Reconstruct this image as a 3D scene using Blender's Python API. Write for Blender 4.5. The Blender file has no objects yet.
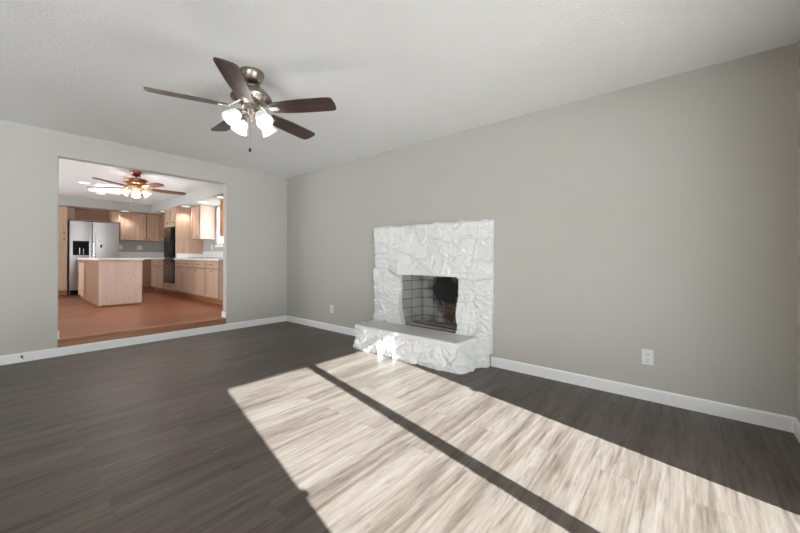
import bpy, bmesh, math, random
from mathutils import Vector, Matrix, noise

random.seed(7)
SC = bpy.context.scene
COL = SC.collection
PI = math.pi

# ------------------------------------------------------------------ camera
F_PX, PSI, ROLL, HOR = 341.2, 0.69639, 0.00416, 257.79
cam = bpy.data.cameras.new('camera')
cam.sensor_width = 36.0
cam.lens = F_PX * 36.0 / 800.0
cam.shift_y = -(266.5 - HOR) / 800.0
cam.clip_start = 0.05
cam_o = bpy.data.objects.new('camera', cam)
COL.objects.link(cam_o)
_F = Vector((-math.sin(PSI), math.cos(PSI), 0))
_R = Vector((math.cos(PSI), math.sin(PSI), 0))
_U = Vector((0, 0, 1))
_R2 = _R * math.cos(ROLL) + _U * math.sin(ROLL)
_U2 = _U * math.cos(ROLL) - _R * math.sin(ROLL)
_M = Matrix((( _R2.x, _U2.x, -_F.x, 5.2141), (_R2.y, _U2.y, -_F.y, -3.2281), (_R2.z, _U2.z, -_F.z, 1.0834), (0, 0, 0, 1)))
cam_o.matrix_world = _M
SC.camera = cam_o

# ------------------------------------------------------------------ world, sun, daylight, exposure
W = bpy.data.worlds.new('sky')
SC.world = W
W.use_nodes = True
_nt = W.node_tree
_bg = _nt.nodes['Background']
_bg.inputs['Color'].default_value = (.975, 0.985, .985, 1)
_bg.inputs['Strength'].default_value = 3.0
sun = bpy.data.lights.new('sun', 'SUN')
sun.energy = 39.0
sun.angle = math.radians(0.6)
sun.color = (.93, 0.97, 1.0)
sun_o = bpy.data.objects.new('sun', sun)
COL.objects.link(sun_o)
SUN_DIR = Vector((-1.0, 0.209, -0.581)).normalized()
sun_o.rotation_euler = SUN_DIR.to_track_quat('-Z', 'Y').to_euler()
sun_o.location = (12, -4, 6)


def portal(name, loc, dirv, sx, sy):
    l = bpy.data.lights.new(name, 'AREA')
    l.shape = 'RECTANGLE'
    l.size, l.size_y = sx, sy
    l.cycles.is_portal = True
    o = bpy.data.objects.new(name, l)
    COL.objects.link(o)
    o.location = loc
    o.rotation_euler = Vector(dirv).to_track_quat('-Z', 'Z' if abs(dirv[2]) < .5 else 'Y').to_euler()
    return o


SC.view_settings.view_transform = 'Standard'
SC.view_settings.look = 'None'
SC.view_settings.gamma = 1.0
SC.view_settings.use_curve_mapping = False
SC.view_settings.exposure = 0.47

# ------------------------------------------------------------------ dimensions (metres)
H = 2.44            # living room ceiling
XE = 5.75           # east wall
YS = -8.2           # south wall
KF = 0.175          # kitchen floor level
KC = 2.48           # kitchen ceiling
KN = 0.11           # kitchen north wall
KW = -6.45          # kitchen west wall
KS = -4.6           # kitchen south wall
SOF = 2.26          # soffit underside
TH = 0.115          # thickness of the wall with the opening
OY0, OY1, OZ = -2.77, -1.0, 2.172


# ------------------------------------------------------------------ materials
def srgb(r, g, b):
    f = lambda c: (c / 255 / 12.92) if c / 255 <= .04045 else ((c / 255 + .055) / 1.055) ** 2.4
    return (f(r), f(g), f(b), 1)


def mat(name, col, rough=.5, metal=0.0, spec=.5, bump=None, var=None, emit=None):
    """bump=(scale,strength,distance); var=(scale,amount)"""
    m = bpy.data.materials.new(name)
    m.use_nodes = True
    nt = m.node_tree
    b = nt.nodes['Principled BSDF']
    b.inputs['Base Color'].default_value = col
    b.inputs['Roughness'].default_value = rough
    b.inputs['Metallic'].default_value = metal
    b.inputs['Specular IOR Level'].default_value = spec
    if bump or var:
        tc = nt.nodes.new('ShaderNodeTexCoord')
    if bump:
        n = nt.nodes.new('ShaderNodeTexNoise')
        n.inputs['Scale'].default_value = bump[0]
        n.inputs['Detail'].default_value = 3
        bp = nt.nodes.new('ShaderNodeBump')
        bp.inputs['Strength'].default_value = bump[1]
        bp.inputs['Distance'].default_value = bump[2]
        nt.links.new(tc.outputs['Object'], n.inputs['Vector'])
        nt.links.new(n.outputs['Fac'], bp.inputs['Height'])
        nt.links.new(bp.outputs['Normal'], b.inputs['Normal'])
    if var:
        n2 = nt.nodes.new('ShaderNodeTexNoise')
        n2.inputs['Scale'].default_value = var[0]
        n2.inputs['Detail'].default_value = 4
        mx = nt.nodes.new('ShaderNodeMix')
        mx.data_type = 'RGBA'
        mx.inputs['A'].default_value = tuple(c * (1 - var[1]) for c in col[:3]) + (1,)
        mx.inputs['B'].default_value = tuple(min(1, c * (1 + var[1])) for c in col[:3]) + (1,)
        nt.links.new(tc.outputs['Object'], n2.inputs['Vector'])
        nt.links.new(n2.outputs['Fac'], mx.inputs['Factor'])
        nt.links.new(mx.outputs['Result'], b.inputs['Base Color'])
    if emit:
        b.inputs['Emission Color'].default_value = emit[0]
        b.inputs['Emission Strength'].default_value = emit[1]
    return m


def wood(name, c_dark, c_light, rough, scale, plank=None, dirv='y', spec=.5, bump=.1, seam=.35, contrast=(.3, .72), prand=.14):
    """streaky wood running along x, y or z; plank=(length,width) adds boards"""
    m = bpy.data.materials.new(name)
    m.use_nodes = True
    nt = m.node_tree
    L = nt.links.new
    b = nt.nodes['Principled BSDF']
    b.inputs['Roughness'].default_value = rough
    b.inputs['Specular IOR Level'].default_value = spec
    tc = nt.nodes.new('ShaderNodeTexCoord')
    sep = nt.nodes.new('ShaderNodeSeparateXYZ')
    L(tc.outputs['Object'], sep.inputs[0])
    ax = {'x': ('X', 'Y', 'Z'), 'y': ('Y', 'X', 'Z'), 'z': ('Z', 'X', 'Y')}[dirv]
    cmb = nt.nodes.new('ShaderNodeCombineXYZ')
    for i in range(3):
        L(sep.outputs[ax[i]], cmb.inputs[i])
    rnd = None
    if plank:
        br = nt.nodes.new('ShaderNodeTexBrick')
        br.offset = .37
        br.inputs['Color1'].default_value = (0, 0, 0, 1)
        br.inputs['Color2'].default_value = (1, 1, 1, 1)
        br.inputs['Mortar'].default_value = (.5, .5, .5, 1)
        br.inputs['Scale'].default_value = 1
        br.inputs['Mortar Size'].default_value = .0012
        br.inputs['Mortar Smooth'].default_value = .3
        br.inputs['Brick Width'].default_value = plank[0]
        br.inputs['Row Height'].default_value = plank[1]
        L(cmb.outputs[0], br.inputs['Vector'])
        rnd = br
    mp = nt.nodes.new('ShaderNodeVectorMath')
    mp.operation = 'MULTIPLY'
    mp.inputs[1].default_value = (scale[0], scale[1], scale[1])
    L(cmb.outputs[0], mp.inputs[0])
    vec = mp.outputs[0]
    if rnd:
        ad = nt.nodes.new('ShaderNodeVectorMath')
        ad.operation = 'MULTIPLY_ADD'
        ad.inputs[1].default_value = (13.7, 7.3, 31.0)
        L(rnd.outputs['Color'], ad.inputs[0])
        L(vec, ad.inputs[2])
        vec = ad.outputs[0]
    n1 = nt.nodes.new('ShaderNodeTexNoise')
    n1.inputs['Scale'].default_value = 1
    n1.inputs['Detail'].default_value = 7
    n1.inputs['Roughness'].default_value = .62
    n1.inputs['Distortion'].default_value = .9
    L(vec, n1.inputs['Vector'])
    sc2 = nt.nodes.new('ShaderNodeVectorMath')
    sc2.operation = 'MULTIPLY'
    sc2.inputs[1].default_value = (3.0, 7.0, 7.0)
    L(vec, sc2.inputs[0])
    n2 = nt.nodes.new('ShaderNodeTexNoise')
    n2.inputs['Scale'].default_value = 1
    n2.inputs['Detail'].default_value = 4
    L(sc2.outputs[0], n2.inputs['Vector'])
    a = nt.nodes.new('ShaderNodeMath')
    a.operation = 'MULTIPLY_ADD'
    L(n2.outputs['Fac'], a.inputs[0])
    a.inputs[1].default_value = .35
    L(n1.outputs['Fac'], a.inputs[2])
    s = nt.nodes.new('ShaderNodeMath')
    s.operation = 'SUBTRACT'
    L(a.outputs[0], s.inputs[0])
    s.inputs[1].default_value = .175
    fac = s.outputs[0]
    if rnd:
        a2 = nt.nodes.new('ShaderNodeMath')
        a2.operation = 'MULTIPLY_ADD'
        L(rnd.outputs['Color'], a2.inputs[0])
        a2.inputs[1].default_value = prand
        L(fac, a2.inputs[2])
        s2 = nt.nodes.new('ShaderNodeMath')
        s2.operation = 'SUBTRACT'
        L(a2.outputs[0], s2.inputs[0])
        s2.inputs[1].default_value = prand / 2
        fac = s2.outputs[0]
    rp = nt.nodes.new('ShaderNodeValToRGB')
    rp.color_ramp.elements[0].position = contrast[0]
    rp.color_ramp.elements[0].color = c_dark
    rp.color_ramp.elements[1].position = contrast[1]
    rp.color_ramp.elements[1].color = c_light
    L(fac, rp.inputs[0])
    out = rp.outputs['Color']
    if rnd:
        mx = nt.nodes.new('ShaderNodeMix')
        mx.data_type = 'RGBA'
        L(rnd.outputs['Fac'], mx.inputs['Factor'])
        L(out, mx.inputs['A'])
        mx.inputs['B'].default_value = tuple(c * seam for c in c_dark[:3]) + (1,)
        out = mx.outputs['Result']
    L(out, b.inputs['Base Color'])
    bp = nt.nodes.new('ShaderNodeBump')
    bp.inputs['Strength'].default_value = bump
    bp.inputs['Distance'].default_value = .002
    L(n2.outputs['Fac'], bp.inputs['Height'])
    L(bp.outputs['Normal'], b.inputs['Normal'])
    return m


def floor_mat(name):
    """weathered grey oak planks running north-south: soft bands, fine pores, dark flecks and knots"""
    m = bpy.data.materials.new(name)
    m.use_nodes = True
    nt = m.node_tree
    L = nt.links.new
    N = nt.nodes.new
    b = nt.nodes['Principled BSDF']
    b.inputs['Roughness'].default_value = .42
    b.inputs['Specular IOR Level'].default_value = .4
    tc = N('ShaderNodeTexCoord')
    sep = N('ShaderNodeSeparateXYZ')
    L(tc.outputs['Object'], sep.inputs[0])
    cmb = N('ShaderNodeCombineXYZ')
    L(sep.outputs['Y'], cmb.inputs[0])
    L(sep.outputs['X'], cmb.inputs[1])
    br = N('ShaderNodeTexBrick')
    br.offset = .37
    br.inputs['Color1'].default_value = (0, 0, 0, 1)
    br.inputs['Color2'].default_value = (1, 1, 1, 1)
    br.inputs['Mortar'].default_value = (.5, .5, .5, 1)
    br.inputs['Scale'].default_value = 1
    br.inputs['Mortar Size'].default_value = .0009
    br.inputs['Mortar Smooth'].default_value = .2
    br.inputs['Brick Width'].default_value = 1.22
    br.inputs['Row Height'].default_value = .18
    L(cmb.outputs[0], br.inputs['Vector'])

    def layer(sx, sy, detail, dist, rough=.6):
        v = N('ShaderNodeVectorMath')
        v.operation = 'MULTIPLY'
        v.inputs[1].default_value = (sx, sy, 1)
        L(cmb.outputs[0], v.inputs[0])
        a = N('ShaderNodeVectorMath')
        a.operation = 'MULTIPLY_ADD'
        a.inputs[1].default_value = (17.3, 9.1, 41.0)
        L(br.outputs['Color'], a.inputs[0])
        L(v.outputs[0], a.inputs[2])
        n = N('ShaderNodeTexNoise')
        n.inputs['Scale'].default_value = 1
        n.inputs['Detail'].default_value = detail
        n.inputs['Roughness'].default_value = rough
        n.inputs['Distortion'].default_value = dist
        L(a.outputs[0], n.inputs['Vector'])
        return n.outputs['Fac']

    def mathn(op, a, c, d=None):
        n = N('ShaderNodeMath')
        n.operation = op
        for k, v in enumerate((a, c, d)):
            if v is None:
                continue
            if isinstance(v, (int, float)):
                n.inputs[k].default_value = v
            else:
                L(v, n.inputs[k])
        return n.outputs[0]
    band = layer(.7, 12, 4, .6, .55)
    fine = layer(4.5, 70, 4, .4)
    fleck = layer(3.2, 34, 3, .5)
    v = mathn('MULTIPLY_ADD', fine, .70, mathn('MULTIPLY_ADD', band, .9, -.30))
    v = mathn('MULTIPLY_ADD', br.outputs['Color'], .07, mathn('ADD', v, -.035))
    rp = N('ShaderNodeValToRGB')
    e = rp.color_ramp.elements
    e[0].position, e[0].color = .26, FLOOR_COL[0]
    e[1].position, e[1].color = .70, FLOOR_COL[2]
    mid = rp.color_ramp.elements.new(.47)
    mid.color = FLOOR_COL[1]
    L(v, rp.inputs[0])
    fr = N('ShaderNodeValToRGB')
    fr.color_ramp.elements[0].position, fr.color_ramp.elements[0].color = .55, (0, 0, 0, 1)
    fr.color_ramp.elements[1].position, fr.color_ramp.elements[1].color = .72, (.8, .8, .8, 1)
    L(fleck, fr.inputs[0])
    mx = N('ShaderNodeMix')
    mx.data_type = 'RGBA'
    L(fr.outputs['Color'], mx.inputs['Factor'])
    L(rp.outputs['Color'], mx.inputs['A'])
    mx.inputs['B'].default_value = FLOOR_COL[0]
    m2 = N('ShaderNodeMix')
    m2.data_type = 'RGBA'
    L(br.outputs['Fac'], m2.inputs['Factor'])
    L(mx.outputs['Result'], m2.inputs['A'])
    m2.inputs['B'].default_value = tuple(c * 1.3 for c in FLOOR_COL[0][:3]) + (1,)
    L(m2.outputs['Result'], b.inputs['Base Color'])
    bp = N('ShaderNodeBump')
    bp.inputs['Strength'].default_value = .08
    bp.inputs['Distance'].default_value = .001
    L(fine, bp.inputs['Height'])
    L(bp.outputs['Normal'], b.inputs['Normal'])
    return m


FLOOR_COL = ((.045, .034, .027, 1), (.090, .073, .060, 1), (.128, .109, .093, 1))


def ceiling_mat(name, col, scale, strength):
    m = bpy.data.materials.new(name)
    m.use_nodes = True
    nt = m.node_tree
    L = nt.links.new
    b = nt.nodes['Principled BSDF']
    b.inputs['Base Color'].default_value = col
    b.inputs['Roughness'].default_value = .95
    b.inputs['Specular IOR Level'].default_value = .1
    tc = nt.nodes.new('ShaderNodeTexCoord')
    n = nt.nodes.new('ShaderNodeTexNoise')
    n.inputs['Scale'].default_value = scale
    n.inputs['Detail'].default_value = 2.5
    n.inputs['Roughness'].default_value = .6
    v = nt.nodes.new('ShaderNodeTexVoronoi')
    v.inputs['Scale'].default_value = scale * .8
    rp = nt.nodes.new('ShaderNodeValToRGB')
    rp.color_ramp.elements[0].position = .42
    rp.color_ramp.elements[1].position = .62
    a = nt.nodes.new('ShaderNodeMath')
    a.operation = 'MULTIPLY_ADD'
    a.inputs[1].default_value = -.5
    bp = nt.nodes.new('ShaderNodeBump')
    bp.inputs['Strength'].default_value = strength
    bp.inputs['Distance'].default_value = .006
    L(tc.outputs['Object'], n.inputs['Vector'])
    L(tc.outputs['Object'], v.inputs['Vector'])
    L(n.outputs['Fac'], rp.inputs[0])
    L(v.outputs['Distance'], a.inputs[0])
    L(rp.outputs['Color'], a.inputs[2])
    L(a.outputs[0], bp.inputs['Height'])
    L(bp.outputs['Normal'], b.inputs['Normal'])
    return m


def glass_mat(name, gloss=.06):
    m = bpy.data.materials.new(name)
    m.use_nodes = True
    nt = m.node_tree
    nt.nodes.remove(nt.nodes['Principled BSDF'])
    t = nt.nodes.new('ShaderNodeBsdfTransparent')
    t.inputs['Color'].default_value = (.96, .98, .98, 1)
    g = nt.nodes.new('ShaderNodeBsdfGlossy')
    g.inputs['Roughness'].default_value = .02
    mx = nt.nodes.new('ShaderNodeMixShader')
    mx.inputs[0].default_value = gloss
    nt.links.new(t.outputs[0], mx.inputs[1])
    nt.links.new(g.outputs[0], mx.inputs[2])
    nt.links.new(mx.outputs[0], nt.nodes['Material Output'].inputs['Surface'])
    return m


def firebrick_mat(name):
    """stack-bonded pale firebrick with soot stains and a patch of bare red brick"""
    m = bpy.data.materials.new(name)
    m.use_nodes = True
    nt = m.node_tree
    L = nt.links.new
    b = nt.nodes['Principled BSDF']
    b.inputs['Roughness'].default_value = .85
    uv = nt.nodes.new('ShaderNodeUVMap')
    br = nt.nodes.new('ShaderNodeTexBrick')
    br.offset = 0
    br.inputs['Color1'].default_value = (.64, .62, .59, 1)
    br.inputs['Color2'].default_value = (.50, .49, .47, 1)
    br.inputs['Mortar'].default_value = (.10, .10, .10, 1)
    br.inputs['Scale'].default_value = 1
    br.inputs['Mortar Size'].default_value = .004
    br.inputs['Brick Width'].default_value = .19
    br.inputs['Row Height'].default_value = .114
    L(uv.outputs[0], br.inputs['Vector'])
    tc = nt.nodes.new('ShaderNodeTexCoord')
    # soot: blotches centred on the right of the back wall
    vm = nt.nodes.new('ShaderNodeVectorMath')
    vm.operation = 'DISTANCE'
    n0 = nt.nodes.new('ShaderNodeTexNoise')
    n0.inputs['Scale'].default_value = 6.5
    n0.inputs['Detail'].default_value = 6
    n0.inputs['Roughness'].default_value = .65
    L(tc.outputs['Object'], n0.inputs['Vector'])
    wv = nt.nodes.new('ShaderNodeVectorMath')
    wv.operation = 'MULTIPLY_ADD'
    wv.inputs[1].default_value = (.55, .3, .55)
    L(n0.outputs['Color'], wv.inputs[0])
    L(tc.outputs['Object'], wv.inputs[2])
    L(wv.outputs[0], vm.inputs[0])
    vm.inputs[1].default_value = (SOOT[0] + .27, SOOT[1] + .15, SOOT[2] + .27)
    rp = nt.nodes.new('ShaderNodeValToRGB')
    e = rp.color_ramp.elements
    e[0].position, e[0].color = .17, (.97, .97, .97, 1)
    e[1].position, e[1].color = .33, (.22, .22, .22, 1)
    L(vm.outputs['Value'], rp.inputs[0])
    n3 = nt.nodes.new('ShaderNodeTexNoise')
    n3.inputs['Scale'].default_value = 3.2
    n3.inputs['Detail'].default_value = 5
    L(tc.outputs['Object'], n3.inputs['Vector'])
    rp3 = nt.nodes.new('ShaderNodeValToRGB')
    rp3.color_ramp.elements[0].position = .45
    rp3.color_ramp.elements[1].position = .68
    L(n3.outputs['Fac'], rp3.inputs[0])
    mxx = nt.nodes.new('ShaderNodeMath')
    mxx.operation = 'MAXIMUM'
    L(rp.outputs['Color'], mxx.inputs[0])
    mm = nt.nodes.new('ShaderNodeMath')
    mm.operation = 'MULTIPLY'
    mm.inputs[1].default_value = .6
    L(rp3.outputs['Color'], mm.inputs[0])
    L(mm.outputs[0], mxx.inputs[1])
    # rusty bare brick low on the back wall
    vr = nt.nodes.new('ShaderNodeVectorMath')
    vr.operation = 'DISTANCE'
    L(wv.outputs[0], vr.inputs[0])
    vr.inputs[1].default_value = (RUST[0] + .27, RUST[1] + .15, RUST[2] + .27)
    rr = nt.nodes.new('ShaderNodeValToRGB')
    rr.color_ramp.elements[0].position, rr.color_ramp.elements[0].color = .06, (1, 1, 1, 1)
    rr.color_ramp.elements[1].position, rr.color_ramp.elements[1].color = .17, (0, 0, 0, 1)
    L(vr.outputs['Value'], rr.inputs[0])
    m1 = nt.nodes.new('ShaderNodeMix')
    m1.data_type = 'RGBA'
    L(mxx.outputs[0], m1.inputs['Factor'])
    L(br.outputs['Color'], m1.inputs['A'])
    m1.inputs['B'].default_value = (.016, .016, .018, 1)
    m2 = nt.nodes.new('ShaderNodeMix')
    m2.data_type = 'RGBA'
    L(rr.outputs['Color'], m2.inputs['Factor'])
    L(m1.outputs['Result'], m2.inputs['A'])
    m2.inputs['B'].default_value = (.13, .065, .045, 1)
    L(m2.outputs['Result'], b.inputs['Base Color'])
    bp = nt.nodes.new('ShaderNodeBump')
    bp.inputs['Strength'].default_value = .4
    bp.inputs['Distance'].default_value = .006
    iv = nt.nodes.new('ShaderNodeMath')
    iv.operation = 'SUBTRACT'
    iv.inputs[0].default_value = 1
    L(br.outputs['Fac'], iv.inputs[1])
    L(iv.outputs[0], bp.inputs['Height'])
    L(bp.outputs['Normal'], b.inputs['Normal'])
    return m


SOOT = (2.95 - 2.92, .40 + .2, .68)
RUST = (3.00 - 2.92, .40 + .2, .35)   # in the fireplace's own coordinates
M = {}
M['wall'] = mat('greige_paint', (.535, .514, .479, 1), .8, spec=.25, bump=(160, .08, .002), var=(.7, .012))
M['kwall'] = mat('grey_paint', (.46, .46, .445, 1), .8, spec=.25, bump=(160, .08, .002))
M['ceil'] = ceiling_mat('textured_ceiling_paint', (.87, .875, .88, 1), 60, .35)
M['kceil'] = mat('ceiling_paint', (.80, .825, .85, 1), .9, spec=.15, bump=(90, .1, .002))
M['trim'] = mat('white_trim_paint', (.92, .92, .92, 1), .4)
M['floor'] = floor_mat('grey_oak_planks')
M['kfloor'] = wood('orange_oak_boards', (.13, .038, .016, 1), (.33, .115, .05, 1), .3, (1.6, 24), (1.1, .083), 'y', bump=.04, contrast=(.26, .74), prand=.22)
M['kriser'] = wood('oak_riser', (.26, .105, .055, 1), (.44, .21, .12, 1), .4, (1.6, 24), None, 'y', bump=.03)
M['stone'] = mat('white_painted_stone', (.85, .85, .85, 1), .45, spec=.45, bump=(110, .35, .004))
M['slab'] = mat('grey_concrete', (.60, .585, .56, 1), .7, bump=(120, .15, .002), var=(9, .06))
M['mortar'] = mat('pale_joint', (.62, .61, .60, 1), .8)
M['brick'] = firebrick_mat('firebrick')
M['dark'] = mat('black_void', (.02, .02, .02, 1), .9)
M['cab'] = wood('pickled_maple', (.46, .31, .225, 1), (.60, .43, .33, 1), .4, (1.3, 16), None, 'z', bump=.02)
M['cab_gapshade'] = wood('maple_gap_shade', (.24, .13, .08, 1), (.33, .19, .125, 1), .45, (1.3, 16), None, 'z', bump=.02)  # maple darkened to paint the shadow gaps between doors and drawers
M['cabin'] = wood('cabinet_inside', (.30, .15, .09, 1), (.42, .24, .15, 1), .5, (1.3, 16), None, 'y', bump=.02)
M['cabpink'] = wood('pale_veneer', (.60, .46, .40, 1), (.70, .56, .49, 1), .5, (1.3, 12), None, 'z', bump=.02)
M['caborange'] = wood('amber_veneer', (.36, .16, .07, 1), (.48, .24, .11, 1), .45, (1.3, 12), None, 'z', bump=.02)
M['island'] = wood('island_veneer_shaded', (.22, .11, .065, 1), (.32, .17, .10, 1), .45, (1.3, 14), None, 'z', bump=.02)  # veneer darkened: shade on the island's side is put into the colour
M['counter'] = mat('white_laminate', (.80, .80, .80, 1), .3)
M['knob'] = mat('dark_bronze_hardware', (.05, .035, .03, 1), .35, metal=.8)
M['steel'] = mat('brushed_steel', (.56, .58, .60, 1), .32, metal=.9, var=(3, .05))
M['chrome'] = mat('chrome', (.75, .75, .76, 1), .12, metal=1)
M['grey'] = mat('grey_plastic', (.20, .20, .21, 1), .5)
M['black'] = mat('black_enamel', (.008, .008, .010, 1), .07, spec=.22)
M['blackglass'] = mat('dark_glass', (.02, .02, .024, 1), .05)
M['plate'] = mat('white_plastic', (.82, .82, .81, 1), .35)
M['slot'] = mat('dark_slot', (.03, .03, .03, 1), .6)
M['nickel'] = mat('antique_nickel', (.33, .29, .25, 1), .27, metal=.95)
M['nickel_pale'] = mat('bright_nickel', (.72, .70, .67, 1), .25, metal=.9)
M['copper'] = mat('antique_copper', (.26, .12, .07, 1), .3, metal=.9)
M['brass'] = mat('warm_brass', (.46, .27, .13, 1), .3, metal=.9)
M['walnut'] = wood('dark_walnut_blade', (.035, .020, .018, 1), (.10, .062, .055, 1), .4, (3, 30), None, 'x', bump=.03)
M['cherry'] = wood('cherry_blade', (.16, .055, .028, 1), (.28, .11, .055, 1), .35, (3, 30), None, 'x', bump=.03)
M['shade'] = mat('frosted_glass_lit', (.78, .78, .78, 1), .3, emit=((1, .985, .96, 1), .2))
M['bulb'] = mat('bulb_lit', (1, 1, 1, 1), .3, emit=((1, .97, .92, 1), 1.1))
M['kshade'] = mat('cream_glass_lit', (.9, .82, .66, 1), .3, emit=((1, .80, .48, 1), .4))
M['kbulb'] = mat('warm_bulb_lit', (1, 1, 1, 1), .3, emit=((1, .88, .66, 1), 1.3))
M['lamp'] = mat('downlight_lens_lit', (1, 1, 1, 1), .3, emit=((1, .95, .88, 1), 1.2))
M['panel'] = mat('light_panel_lit', (1, 1, 1, 1), .3, emit=((.97, .98, 1, 1), .7))
M['glass'] = glass_mat('clear_glass')
M['aluminium'] = mat('white_aluminium', (.75, .75, .75, 1), .4)
M['added_deck'] = wood('added_deck_boards', (.09, .07, .055, 1), (.20, .16, .13, 1), .7, (1.2, 14), (3.0, .14), 'y')  # for the unseen slab added to cut bounce light at the door
M['ground'] = mat('pale_bounce_ground', (.72, .71, .70, 1), .9, var=(2, .15))  # unseen ground, colour raised to bounce light onto the ceilings


# ------------------------------------------------------------------ mesh helpers
class MB:
    def __init__(self):
        self.b = bmesh.new()

    def box(self, x0, x1, y0, y1, z0, z1, bev=0):
        b = self.b
        vs = [b.verts.new((x, y, z)) for x in (x0, x1) for y in (y0, y1) for z in (z0, z1)]
        idx = [(0, 1, 3, 2), (4, 6, 7, 5), (0, 4, 5, 1), (2, 3, 7, 6), (0, 2, 6, 4), (1, 5, 7, 3)]
        fs = [b.faces.new([vs[i] for i in q]) for q in idx]
        if bev:
            es = list({e for f in fs for e in f.edges})
            bmesh.ops.bevel(b, geom=es, offset=bev, segments=2, profile=.6, affect='EDGES')
        return self

    def prism(self, pts, axis, a0, a1):
        """closed outline extruded along axis: pts are the other two coords in order"""
        b = self.b

        def P(p, a):
            if axis == 'z': return (p[0], p[1], a)
            if axis == 'x': return (a, p[0], p[1])
            return (p[0], a, p[1])
        lo = [b.verts.new(P(p, a0)) for p in pts]
        hi = [b.verts.new(P(p, a1)) for p in pts]
        n = len(pts)
        b.faces.new(lo)
        b.faces.new(hi[::-1])
        for i in range(n):
            b.faces.new((lo[i], hi[i], hi[(i + 1) % n], lo[(i + 1) % n]))
        return self

    def lathe(self, prof, c=(0, 0, 0), axis=(0, 0, 1), n=28, cap=True):
        """profile (radius, distance along axis)"""
        b = self.b
        q = Vector(axis).to_track_quat('Z', 'Y')
        c = Vector(c)
        rings = []
        for r, h in prof:
            r = max(r, .0004)
            rings.append([b.verts.new(c + q @ Vector((r * math.cos(2 * PI * i / n), r * math.sin(2 * PI * i / n), h))) for i in range(n)])
        for A, B in zip(rings, rings[1:]):
            for i in range(n):
                b.faces.new((A[i], A[(i + 1) % n], B[(i + 1) % n], B[i]))
        if cap:
            b.faces.new(rings[0][::-1])
            b.faces.new(rings[-1])
        return self

    def tube(self, pts, r, n=10):
        b = self.b
        pts = [Vector(p) for p in pts]
        rr = r if isinstance(r, (list, tuple)) else [r] * len(pts)
        rings = []
        for i, p in enumerate(pts):
            d = (pts[min(i + 1, len(pts) - 1)] - pts[max(i - 1, 0)]).normalized()
            q = d.to_track_quat('Z', 'Y')
            rings.append([b.verts.new(p + q @ Vector((rr[i] * math.cos(2 * PI * k / n), rr[i] * math.sin(2 * PI * k / n), 0))) for k in range(n)])
        for A, B in zip(rings, rings[1:]):
            best = min(range(n), key=lambda s: sum((A[i].co - B[(i + s) % n].co).length for i in range(n)))
            for i in range(n):
                b.faces.new((A[i], A[(i + 1) % n], B[(i + 1 + best) % n], B[(i + best) % n]))
        b.faces.new(rings[0][::-1])
        b.faces.new(rings[-1])
        return self

    def build(self, name, m, parent=None, smooth=False, recalc=True, rot=None):
        """link as one mesh object; coordinates given in world space, stored relative to the parent"""
        if recalc:
            bmesh.ops.recalc_face_normals(self.b, faces=self.b.faces)
        off = Vector(LOC.get(parent.name, (0, 0, 0))) if parent else Vector((0, 0, 0))
        if off.length:
            bmesh.ops.translate(self.b, verts=self.b.verts, vec=-off)
        me = bpy.data.meshes.new(name)
        self.b.to_mesh(me)
        self.b.free()
        me.materials.append(M[m] if isinstance(m, str) else m)
        if smooth:
            me.polygons.foreach_set('use_smooth', [True] * len(me.polygons))
            try:
                me.set_sharp_from_angle(angle=math.radians(smooth if smooth > 1 else 40))
            except Exception:
                pass
        o = bpy.data.objects.new(name, me)
        COL.objects.link(o)
        if parent:
            o.parent = parent
            LOC[o.name] = off
        return o


LOC = {}


def thing(name, label, cat, loc, group=None):
    o = bpy.data.objects.new(name, None)
    o.empty_display_size = .1
    COL.objects.link(o)
    o.location = loc
    LOC[o.name] = Vector(loc)
    return tag(o, label, cat, group)


def tag(o, label, cat, group=None, kind='thing'):
    o['label'] = label
    o['category'] = cat
    if group:
        o['group'] = group
    o['kind'] = kind
    return o


STRUCT_LABELS = {}


def struct(o, label, cat):
    o['kind'] = 'structure'
    o['label'] = label
    o['category'] = cat
    return o


# ================================================================== THE SETTING
struct(MB().box(-TH, XE + .15, YS - .15, .0, -.12, 0).build('floor', 'floor'), 'living room floor of grey-brown oak planks crossed by a sunlit patch', 'floor')
struct(MB().box(-TH, XE + .15, YS - .15, .12, H, H + .12).build('ceiling', 'ceil'), 'white textured living room ceiling above the dark fan', 'ceiling')

# wall with the kitchen opening (west); corners of the opening are rounded
b = MB()
b.box(-TH, 0, OY1, .0, 0, H)
b.box(-TH, 0, YS, OY0, 0, H)
b.box(-TH, 0, OY0, OY1, OZ, H)
wl = b.build('wall_west', 'wall')
struct(wl, 'greige living room wall with the wide opening to the kitchen', 'wall')
# rounded corner beads around the opening
b = MB()
for y in (OY0, OY1):
    b.lathe([(.009, KF), (.009, OZ)], (-.007, y + (.006 if y == OY1 else -.006), 0), n=12)
b.tube([(-.007, OY0, OZ + .006), (-.007, OY1, OZ + .006)], .009, 12)
struct(b.build('trim_1', 'wall', smooth=True), 'rounded corner bead edging the kitchen opening', 'trim')

# fireplace wall (north) with the hole of the firebox
FBX0, FBX1, FBZ = 2.50, 3.42, .96
b = MB()
b.box(-TH, FBX0, 0, .11, 0, H)
b.box(FBX1, XE + .15, 0, .11, 0, H)
b.box(FBX0, FBX1, 0, .11, FBZ, H)
b.box(FBX0, FBX1, 0, .11, 0, .24)
struct(b.build('wall_north', 'wall'), 'long plain greige living room wall behind the white fireplace', 'wall')

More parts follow.
